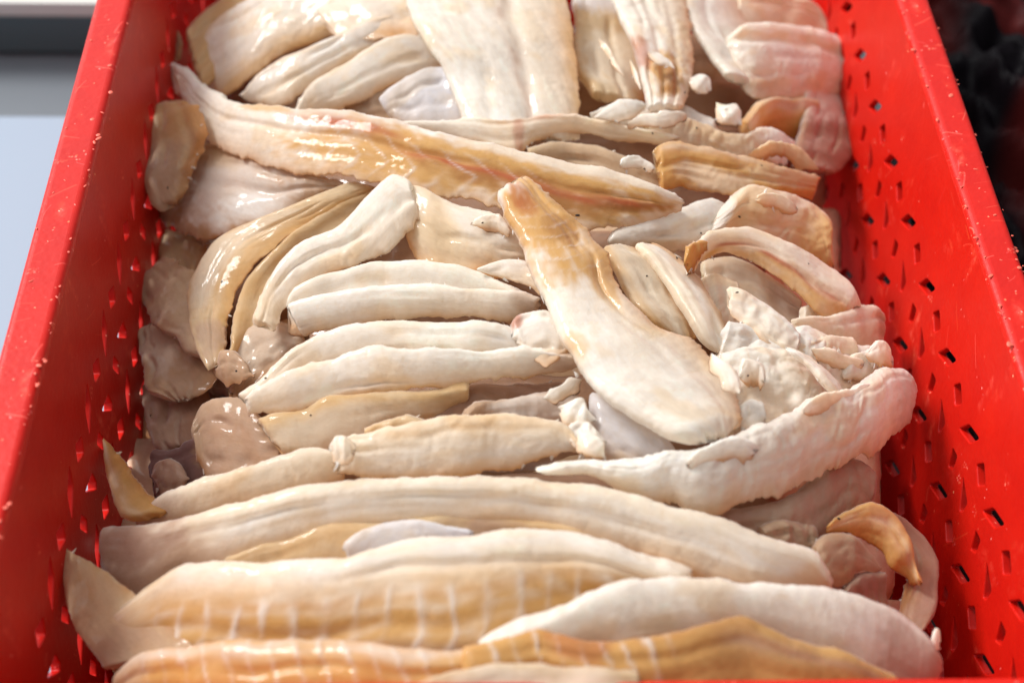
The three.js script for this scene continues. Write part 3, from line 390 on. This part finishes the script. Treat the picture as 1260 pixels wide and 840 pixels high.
fillet('short white fillet with tan upper band below the stack', '416,558 428,536 500,524 570,514 645,507 700,518 718,545', '420,582 450,588 520,586 590,580 640,572 682,563 714,557', { tuck: 0, h: 18, drop: 9, th: 10, c: 'cream', lump: 1.2, rag: 1.4, end: [0.05, 0.05], m: [['band', 0.12, 0.18, 'tan', 0.4, 0.2, 1], ['band', 0.65, 0.22, 'white', 0.8], ['band', 0.98, 0.06, 'tan', 0.5]], p: 2.8, sk: 0.9, wob: 1.5, torn: 0.29, sk: 0.66 });
fillet('long thin pale fillet running left to the upturned tan tip', '166,622 196,611 236,596 286,579 336,561 416,542', '166,642 192,641 236,630 300,611 370,591 424,578', { end: [0.2, 0.2], tipWidth: [0.35, 0.35], p: 2.2, h: 14, drop: 7, th: 8, c: 'cream', m: [['blot', 0.1, 0.5, 0.2, 0.8, 'mauve', 0.4], ['band', 0.9, 0.15, 'sand', 0.5]], p: 2.8, sk: 0.9, wob: 1.5, sk: 0.66 });
fillet('pointed glossy tan tip turned up against the left red wall', '126,538 130,572 137,605 150,634 168,644', '130,540 155,574 176,602 198,617 206,632', { tuck: 0, h: [20, 14], drop: 2, th: 8, c: 'tan', wet: true, end: [0.1, 0.05], tipWidth: [0.2, 0.6], m: [['band', 0.3, 0.2, 'cream', 0.5]] });
// ---- the diagonal fillet and the right side
fillet('bluish smooth belly flap showing under the diagonal fillet near its lower end', '722,474 756,496 800,518 838,548', '728,520 748,548 790,562 832,558', { end: [0.2, 0.2], tipWidth: [0.35, 0.35], p: 2.2, h: 14, drop: 3, th: 7, c: 'blue', lump: 0.5 });
fillet('pinkish fillet tucked along the right side of the diagonal one', '732,300 752,332 775,375 800,405', '780,298 804,330 832,378 855,415', { end: [0.2, 0.2], tipWidth: [0.35, 0.35], p: 2.2, h: 14, drop: 2, th: 8, c: 'sand', lump: 0.7, m: [['blot', 0.5, 0.4, 0.6, 0.5, 'cream', 0.6], ['band', 0.05, 0.1, 'tan', 0.6]] });
fillet('white fillet band right of the pinkish one, running down to the torn flakes', '772,298 800,328 835,378 864,428', '806,296 848,342 880,398 902,434', { end: [0.2, 0.2], tipWidth: [0.35, 0.35], p: 2.2, h: 14, drop: 1, th: 8, c: 'cream', m: [['band', 0.5, 0.3, 'white', 0.7], ['band', 0.98, 0.08, 'tan', 0.5]] });
fillet('pale fillet edge rising to the right above the pinkish one', '736,294 800,268 850,250 884,238', '768,306 820,294 862,290 905,272', { end: [0.2, 0.2], tipWidth: [0.35, 0.35], p: 2.2, h: 10, drop: 4, th: 7, c: 'white', m: [['blot', 0.2, 0.7, 0.2, 0.3, 'tan', 0.5]] });
fillet('large tan white lump beside the right wall above the arched ring', '888,252 916,230 952,240 990,249 1018,274 1028,308', '862,296 890,284 935,290 975,300 1005,312 1026,328', { end: [0.2, 0.2], tipWidth: [0.35, 0.35], p: 2.2, h: 12, drop: 7, th: 13, c: 'cream', lump: 1.7, m: [['blot', 0.3, 0.3, 0.25, 0.4, 'tan', 0.5], ['blot', 0.85, 0.4, 0.25, 0.7, 'tan', 0.7], ['blot', 0.05, 0.4, 0.1, 0.6, 'white', 0.8], ['blot', 0.9, 0.6, 0.2, 0.6, 'tan', 0.6]], torn: 0.52 });
fillet('white inner fold seen inside the arched ring at right', '860,325 900,318 945,338 985,372', '880,392 920,398 960,396 990,392', { cup: 4, h: 2, drop: 2, th: 6, c: 'cream', m: [['blot', 0.85, 0.5, 0.3, 0.7, 'mauve', 0.6]] });
fillet('arched ring shaped fillet with a brown streak along its inside at right', '845,336 850,304 880,284 920,281 960,295 1000,317 1035,345 1056,374', '851,340 866,320 888,311 920,318 950,338 980,360 1005,384 1042,390', { tuck: 0, h: 16, drop: 5, th: 9, c: 'cream', wet: true, rag: 1.3, lump: 1.3, m: [['band', 0.8, 0.2, 'tan', 1], ['band', 0.62, 0.08, 'rust', 1, 0.22, 0.92], ['band', 0.25, 0.25, 'white', 0.5]] });
fillet('fillet with a shiny reddish cut end below the arched ring at right', '972,394 1030,384 1072,378 1086,392', '978,416 1030,426 1066,437 1086,430', { tuck: 0, h: 12, drop: 5, th: 9, c: 'cream', wet: true, m: [['blot', 0.95, 0.4, 0.1, 0.6, 'rust', 0.6], ['blot', 0.6, 0.7, 0.3, 0.3, 'sand', 0.5]] });
fillet('lumpy torn white fillet face at the right in front of the shiny cut end', '915,428 945,414 1000,408 1045,422 1094,435', '930,545 985,530 1020,512 1050,496 1092,474', { tuck: 0, h: 14, drop: 6, th: 12, c: 'white', lump: 2.4, rag: 1.8, m: [['blot', 0.7, 0.6, 0.2, 0.3, 'sand', 0.6], ['blot', 0.3, 0.7, 0.25, 0.3, 'tan', 0.3]], th: 9, p: 2.8, wob: 2, torn: 0.78, rag: 1.1, p: 2.6 });
fillet('frayed white strand running down from the arched ring to the lumpy face', '895,350 925,364 958,388 985,414', '897,384 922,406 950,428 980,444', { tuck: 0, h: 18, drop: 2, th: 7, c: 'white', rag: 2.2, lump: 1.5, torn: 0.59, rag: 1.1, p: 2.6 });
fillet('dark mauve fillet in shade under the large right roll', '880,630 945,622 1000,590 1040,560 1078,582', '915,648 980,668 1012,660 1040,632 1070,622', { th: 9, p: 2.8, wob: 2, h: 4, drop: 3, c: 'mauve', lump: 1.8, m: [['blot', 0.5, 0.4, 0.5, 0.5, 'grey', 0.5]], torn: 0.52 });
fillet('large knobbly white roll at the right ending just short of the red wall', '652,574 710,561 775,566 825,553 880,546 930,528 980,504 1040,478 1105,456 1128,476', '680,586 730,591 775,604 820,613 850,628 880,627 935,615 995,588 1055,560 1116,528', { tuck: 0, h: 21, drop: 8, th: 14, c: 'white', lump: 2.0, rag: 1.6, end: [0.06, 0.06], tipWidth: [0.3, 0.6], m: [['band', 0.95, 0.12, 'sand', 0.6, 0.2, 0.8], ['blot', 0.97, 0.6, 0.1, 0.6, 'mauve', 0.35], ['blot', 0.6, 0.25, 0.08, 0.2, 'tan', 0.35]], th: 10, p: 2.8, wob: 2.2, lump: 1.7, torn: 0.59, th: 13 });
fillet('wide diagonal fillet across the heap centre, orange brown at its narrow upper end', '609,238 622,270 640,302 654,335 668,368 688,410 708,450 738,486 785,519 838,552', '648,214 677,240 712,272 742,313 768,365 804,398 850,420 884,450 908,490 914,532', { tuck: 0, h: 26, drop: 1, th: 11, c: 'white', rag: 1.2, p: 2.8, lump: 1.1, end: [0.06, 0.05], tipWidth: [0.7, 0.5], wet: true, m: [['blot', 0.2, 0.55, 0.24, 0.65, 'tan', 1], ['blot', 0.38, 0.8, 0.14, 0.25, 'tan', 0.8], ['blot', 0.06, 0.45, 0.07, 0.25, 'rust', 0.55], ['blot', 0.24, 0.65, 0.08, 0.3, 'brown', 0.55], ['blot', 0.12, 0.4, 0.05, 0.2, 'rust', 0.45], ['blot', 0.6, 0.08, 0.06, 0.12, 'tan', 0.6], ['ribs', 7, 0.6, 0.1, 0.9, 0.12, 0.42, 'white', 0.45, 0.3, 0.8, 0.5]], th: 8, th: 11 });
fillet('white flap hanging off the left side of the diagonal fillet', '626,400 640,386 668,384 694,402', '644,430 662,446 684,444 706,430', { tuck: 0, h: 22, drop: 2, th: 6, c: 'white', rag: 1.5, m: [['blot', 0.15, 0.1, 0.15, 0.2, 'rust', 0.7]], torn: 0.33 });
fillet('pale triangle of flesh between the stack and the diagonal fillet', '588,332 615,320 650,322 664,338', '604,338 630,346 655,356 672,372', { tuck: 0, h: 18, drop: 3, th: 5, c: 'white', rag: 1.3, torn: 0.39 });
fillet('ragged white mass between the wide diagonal fillet and large roll', '884,440 925,426 965,432 1000,446', '900,560 945,566 985,546 1020,520', { h: 16, drop: 4, th: 8, tuck: 0, c: 'white', lump: 2.2, rag: 2, wob: 2, m: [['blot', 0.3, 0.6, 0.3, 0.3, 'tan', 0.35], ['blot', 0.7, 0.3, 0.3, 0.3, 'cream', 0.6]], torn: 0.85, rag: 1.1, p: 2.6 });
fillet('torn tongue of flesh curling over the ragged white mass at right', '905,500 925,490 945,500', '898,520 920,532 940,530', { h: 24, drop: 3, th: 5, tuck: 0, c: 'white', rag: 2, wob: 1.5, end: [0.2, 0.2], tipWidth: [0.4, 0.4], torn: 0.65, rag: 1.1, p: 2.6 });
fillet('loose folded strip behind the shiny reddish cut end at right', '985,372 1020,366 1050,372 1075,380', '985,392 1020,386 1050,384 1078,392', { h: 8, drop: 3, th: 6, c: 'cream', wob: 1.6 });
fillet('pale rough scrap wedged above the large right roll near the red wall', '1040,440 1070,430 1098,440', '1036,470 1070,468 1100,460', { h: 18, drop: 3, th: 6, tuck: 0, c: 'white', rag: 2, lump: 2, wob: 2, end: [0.15, 0.15], tipWidth: [0.5, 0.5], torn: 0.78, rag: 1.1, p: 2.6 });
fillet('torn white scraps of flesh left of the lower end of the diagonal fillet', '690,520 715,512 740,530', '700,556 725,566 750,560', { h: 18, drop: 3, th: 5, tuck: 0, c: 'white', rag: 2.2, lump: 2, wob: 2, end: [0.15, 0.15], tipWidth: [0.5, 0.5], torn: 0.85, p: 4, th: 5, end: [0.4, 0.4], tipWidth: [0.3, 0.3], rag: 1.1, p: 2.6 });
fillet('folded greyish white fillet in the shade behind the third stacked roll', '420,116 460,108 500,112', '425,140 465,140 505,138', { h: -4, drop: 4, th: 7, c: 'grey', wob: 1.6 });
fillet('white torn fold below the frayed strand at right', '893,398 930,400 975,424', '878,446 920,454 978,456', { h: 15, drop: 4, th: 7, c: 'white', torn: 0.6, rag: 2, wob: 2, tuck: 4, rag: 1.1, p: 2.6 });
fillet('cream shelf of flesh inside the ring at its left end', '858,348 880,336 908,346', '868,404 890,412 914,402', { h: 5, drop: 3, th: 7, c: 'cream', wob: 2, rag: 1.6 });
fillet('pale crumpled fillet end behind the lumpy face at right', '965,425 1010,415 1050,420', '975,450 1015,445 1060,445', { h: 17, drop: 3, th: 7, c: 'cream', torn: 0.6, rag: 2, wob: 2, tuck: 3, rag: 1.1, p: 2.6 });
for (const [label, A, B, o] of [
  ['curled white flake standing at the left part of the lumpy torn face', '905,452 918,440 936,446 944,464', '915,470 924,462 934,466 938,478', { h: 27 }],
  ['thin white flap folded over the left end of the large roll near the diagonal fillet', '842,560 872,548 905,540 930,545', '850,575 880,566 908,558 930,560', { h: 30 }],
  ['small pale knob of flesh at the right end of the lumpy face', '1070,420 1086,414 1100,428', '1068,440 1084,446 1098,444', { h: 26 }],
  ['narrow torn strip draped across the middle of the lumpy torn face', '960,430 985,445 1010,470 1030,492', '975,428 1000,442 1026,466 1044,486', { h: 27 }],
  ['cream shred under the shiny reddish cut end at right', '1000,424 1030,432 1062,442', '1000,436 1030,446 1060,454', { h: 22, c: 'cream' }],
  ['white ragged lip along the upper edge of the large right roll', '985,500 1015,486 1050,474 1085,462', '992,514 1020,500 1054,488 1088,476', { h: 30 }],
  ['tan scrap tucked at the left end of the arched ring', '838,318 850,300 866,292', '846,332 860,318 874,306', { h: 22, c: 'tan' }],
  ['small curled scrap on the tan white lump beside the right wall', '930,240 955,236 980,246', '934,254 958,252 980,260', { h: 26, c: 'cream' }],
  ['loose pale shred left of the tan leaf at the upper right', '760,196 785,188 808,198', '764,208 788,204 808,212', { h: 18 }],
  ['thin curled strip in front of the tan curled roll at the upper right', '920,186 950,178 985,186 1006,200', '924,198 952,192 984,200 1004,212', { h: 18, c: 'sand' }],
  ['white scrap caught between the diagonal fillet and the arched white fillet', '580,268 605,262 628,272', '584,282 608,280 628,290', { h: 20 }],
  ['ragged pale end of flesh left of the short white fillet with tan band', '405,545 420,538 436,548', '408,568 422,574 438,566', { h: 26 }],
  ['frayed greyish flap over the hollow at the left below the curved tan fillet', '262,440 285,432 310,440', '268,462 290,466 312,460', { h: 10, c: 'grey' }],
  ['torn brownish edge hanging at the lower left of the upturned tip', '186,575 205,566 228,572', '190,600 210,606 230,594', { h: 2, c: 'mauve' }],
]) fillet(label, A, B, { drop: 3, th: 6, c: 'white', rag: 1.6, wob: 2, torn: 0.35, wet: true, end: [0.3, 0.3], tipWidth: [0.25, 0.25], p: 3, tuck: 1, shreds: 2, name: 'fish_flake', category: 'fish flake', group: 'torn flakes of fish flesh', ...o });
// ---- lower right corner
fillet('thin glossy brown sheet standing on edge against the lower right wall', '1078,626 1110,638 1136,660 1155,690 1154,722 1148,756 1134,778', '1084,640 1106,656 1122,688 1116,720 1110,745 1108,760 1118,772', { tuck: 0, h: 4, drop: 4, th: 5, c: 'mauve', wet: true, m: [['band', 0.95, 0.4, 'brown', 0.7, 0.4, 1], ['band', 0.1, 0.1, 'grey', 0.6]] });
fillet('twisted tan curl at the lower right among the mauve pieces', '1018,648 1040,630 1068,622 1096,640 1113,665 1124,690 1134,716', '1018,660 1045,660 1070,668 1086,682 1094,696 1110,705 1128,720', { tuck: 0, h: 9, drop: 4, th: 10, c: 'tan', wet: true, m: [['band', 0.4, 0.2, 'cream', 0.5], ['blot', 0.85, 0.6, 0.15, 0.5, 'brown', 0.4]] });
fillet('greyish pointed fillet under the twisted tan curl', '998,676 1015,660 1053,663 1088,698', '1005,715 1030,722 1058,704 1084,702', { tuck: 0, h: 6, drop: 3, th: 8, c: 'grey' });
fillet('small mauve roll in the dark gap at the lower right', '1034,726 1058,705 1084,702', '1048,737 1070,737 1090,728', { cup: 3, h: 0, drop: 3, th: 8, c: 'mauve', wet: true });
fillet('grey pebble like lumps of flesh beside the mauve fillet at lower right', '930,650 965,640 1000,640', '945,672 975,680 1008,668', { th: 10, p: 2.8, wob: 2.2, lump: 1.7, h: 5, drop: 3, c: 'grey', lump: 2, torn: 0.78 });
// ---- the front rows
fillet('tan strip peeping out between the two long front fillets', '275,690 350,660 420,646 520,634 600,634 680,642 745,664', '285,704 400,690 470,680 560,672 640,664 710,672', { p: 2.8, sk: 0.9, wob: 1.5, h: 13, drop: 4, th: 5, c: 'sand', m: [['band', 0.3, 0.3, 'tan', 0.5], ['blot', 0.7, 0.4, 0.15, 0.5, 'mauve', 0.7]] });
fillet('bluish white sliver in front of the long smooth fillet left of centre', '420,664 470,644 530,640 580,652', '425,684 480,678 540,668 585,660', { p: 2.8, sk: 0.9, wob: 1.5, h: 14, drop: 4, th: 5, c: 'blue', lump: 0.6 });
fillet('long smooth pale fillet spanning the heap below the middle', '128,650 188,645 240,633 320,610 420,591 510,587 590,584 655,588 720,596 770,604 830,622 890,640 945,662 1000,680 1026,704', '130,700 156,728 190,714 232,692 280,686 330,668 420,645 520,635 600,637 670,640 720,653 770,668 840,690 920,715 1022,718', { p: 2.7, sk: 0.85, h: 20, drop: 9, th: 11, c: 'cream', lump: 0.8, end: [0.03, 0.04], grooves: [[0.45, 0.8, 0.06]], m: [['blot', 0.06, 0.6, 0.14, 0.9, 'mauve', 0.9], ['blot', 0.18, 0.75, 0.1, 0.4, 'grey', 0.8], ['band', 0.35, 0.25, 'white', 0.8, 0.2, 1], ['band', 0.92, 0.1, 'sand', 0.7, 0.15, 0.6], ['band', 0.93, 0.1, 'plum', 0.55, 0.6, 0.78], ['blot', 0.97, 0.6, 0.04, 0.5, 'tan', 0.5]], p: 2.7, sk: 0.85, wet: true, sk: 0.66 });
fillet('tan grey tail of the striped fillet curling up against the left wall', '72,667 76,702 83,745 98,785 132,824', '75,668 110,690 150,722 200,750 245,800', { tuck: 0, h: [24, 18], drop: 0, th: 8, c: 'grey', lump: 0.9, end: [0.08, 0.1], tipWidth: [0.3, 0.7], m: [['band', 0.8, 0.3, 'sand', 0.7], ['blot', 0.9, 0.5, 0.2, 0.6, 'mauve', 0.5]], th: 5, p: 4, wedge: 0.2, creaseless: true, c: 'sand', h: [24, 28], h: [23, 15], p: 2.6, tuck: 0, tipWidth: [0.1, 0.8], end: [0.25, 0.02], wob: 1.5, h: [36, 17] });
fillet('golden tan fillet with white muscle stripes lying across the front', '145,738 190,716 230,694 300,692 420,686 490,668 560,660 640,650 700,652 750,668 800,684 852,700', '120,790 190,794 300,789 420,784 500,792 570,791 612,777 660,758 720,732 790,714 850,707', { p: 2.7, sk: 0.85, h: 26, drop: 10, th: 12, c: 'cream', wet: true, lump: 0.6, end: [0.05, 0.03], m: [['band', 0.60, 0.30, 'tan', 1], ['band', 0.72, 0.22, 'tan', 0.9], ['band', 0.42, 0.07, 'rust', 0.14, 0.12, 0.9], ['band', 0.5, 0.4, 'tan', 0.5, 0, 0.3], ['band', 0.10, 0.13, 'white', 0.8, 0.12, 1], ['band', 0.82, 0.05, 'plum', 0.65, 0.45, 0.72], ['ribs', 17, -0.8, 0.36, 0.97, 0.1, 0.93, 'white', 0.95, 0.5, 1.6, 0.4], ['blot', 0.05, 0.6, 0.08, 0.5, 'sand', 0.7]], p: 2.7, sk: 0.85, sk: 0.66, tuck: 9, flakes: 0, end: [0.12, 0.03], tipWidth: [0.3, 0.8] });
fillet('smooth pale fillet with a pink right end in the lower right foreground', '585,788 630,765 680,750 730,727 790,712 860,709 940,716 1020,727 1076,740 1112,757 1137,780 1160,806', '600,796 650,778 710,784 770,789 850,774 910,762 960,777 1020,802 1080,817 1130,830 1156,832', { p: 2.7, sk: 0.85, h: 27, drop: 9, th: 11, c: 'white', lump: 0.8, end: [0.04, 0.05], m: [['blot', 0.92, 0.55, 0.12, 0.7, 'mauve', 0.7], ['blot', 0.99, 0.6, 0.05, 0.6, 'rust', 0.3], ['ribs', 16, 0.5, 0.05, 0.9, 0.5, 0.95, 'cream', 0.4], ['blot', 0.35, 0.6, 0.06, 0.2, 'sand', 0.6]], p: 2.7, sk: 0.85, sk: 0.66 });
fillet('tan fillet with pale ridges along the bottom left of the picture', '140,832 166,806 230,792 320,789 420,786 500,793 570,794 612,787', '140,850 200,852 300,852 420,852 500,852 570,850 620,840', { p: 2.8, sk: 0.9, wob: 1.5, h: 26, drop: 4, th: 8, c: 'tan', wet: true, m: [['band', 0.1, 0.14, 'white', 0.6], ['ribs', 15, 0.5, 0.0, 1, 0.05, 0.95, 'white', 0.7, 0.6], ['blot', 0.05, 0.4, 0.1, 0.6, 'grey', 0.7]], flakes: 0 });
fillet('brown tan fillet with knobbly white stripes at the bottom right behind the front rim', '565,800 620,785 662,771 715,786 780,787 850,772 905,757 950,774 1020,801 1080,819 1110,838', '570,848 640,850 700,852 780,852 850,852 905,852 960,852 1030,852 1105,850', { p: 2.8, sk: 0.9, wob: 1.5, h: 28, drop: 4, th: 8, c: 'tan', wet: true, lump: 1.4, m: [['blot', 0.62, 0.4, 0.3, 0.6, 'brown', 0.55], ['ribs', 9, 0.6, 0.0, 0.9, 0.02, 0.45, 'white', 0.85, 0.7], ['band', 0.25, 0.12, 'mauve', 0.6, 0.55, 1], ['blot', 0.25, 0.15, 0.08, 0.3, 'rust', 0.5]], flakes: 0 });
fillet('pale flank edge just above the front rim at bottom centre', '500,840 560,826 640,818 720,818 790,830', '500,850 560,851 640,852 720,852 790,850', { p: 2.8, sk: 0.9, wob: 1.5, h: 31, drop: 2, th: 3, c: 'sand', m: [['blot', 0.5, 0.5, 0.5, 0.6, 'cream', 0.6]] });
// ---- torn crumbs of flesh
for (const [label, x, y, h, rx, ry, turn, c, o] of [
  ['white crumb with a rounded head behind the cream torn end at the back right', 862, 104, 18, 13, 10, 30, 'white', { wob: 0.2, p: 2, torn: 0 }],
  ['white crumb resting against the tan curled roll at the back right', 896, 141, 17, 18, 11, 40, 'white', { wob: 0.2, p: 2, torn: 0 }],
  ['flat pale flake left of the draped brown end at the back', 762, 136, 18, 30, 11, -15, 'white'],
  ['long thin flake below the draped brown end at the back', 808, 147, 20, 34, 8, -10, 'white'],
  ['short white shred stuck to the draped brown end', 815, 74, 26, 16, 5, 30, 'white'],
  ['loose white fibre lying on the ochre fillet at the back', 752, 70, 16, 24, 4, 55, 'white'],
  ['split pale fibre end beside the loose fibre at the back', 782, 92, 18, 16, 3, 70, 'white'],
  ['white leafy flake at the right of the slim pale fillet in the gap', 692, 478, 20, 26, 9, -25, 'white'],
  ['torn white flake under the leafy one left of the bluish flap', 710, 510, 20, 20, 16, 20, 'white'],
  ['lower white crumb left of the bluish flap', 728, 546, 22, 22, 14, 40, 'white'],
  ['elongated white flake lying on the diagonal fillet at its right edge', 892, 460, 38, 28, 9, 55, 'white'],
  ['tiny pale crumb on the wall side of the long smooth fillet at lower left', 127, 678, 24, 5, 9, 0, 'cream'],
  ['pale crumb at the pink right end of the lower right fillet', 1152, 790, 26, 6, 12, 0, 'white'],
]) flake(label, x, y, h - 3, rx * 1.1, ry * 1.1, turn, c, o);
renderScene();
function renderScene() {
  const renderer = new THREE.WebGLRenderer({ antialias: true });
  renderer.setSize(1024, 682); renderer.toneMapping = THREE.LinearToneMapping; renderer.toneMappingExposure = EXPOSURE; renderer.shadowMap.enabled = true; renderer.shadowMap.type = THREE.PCFSoftShadowMap;
  renderer.render(scene, camera);
}
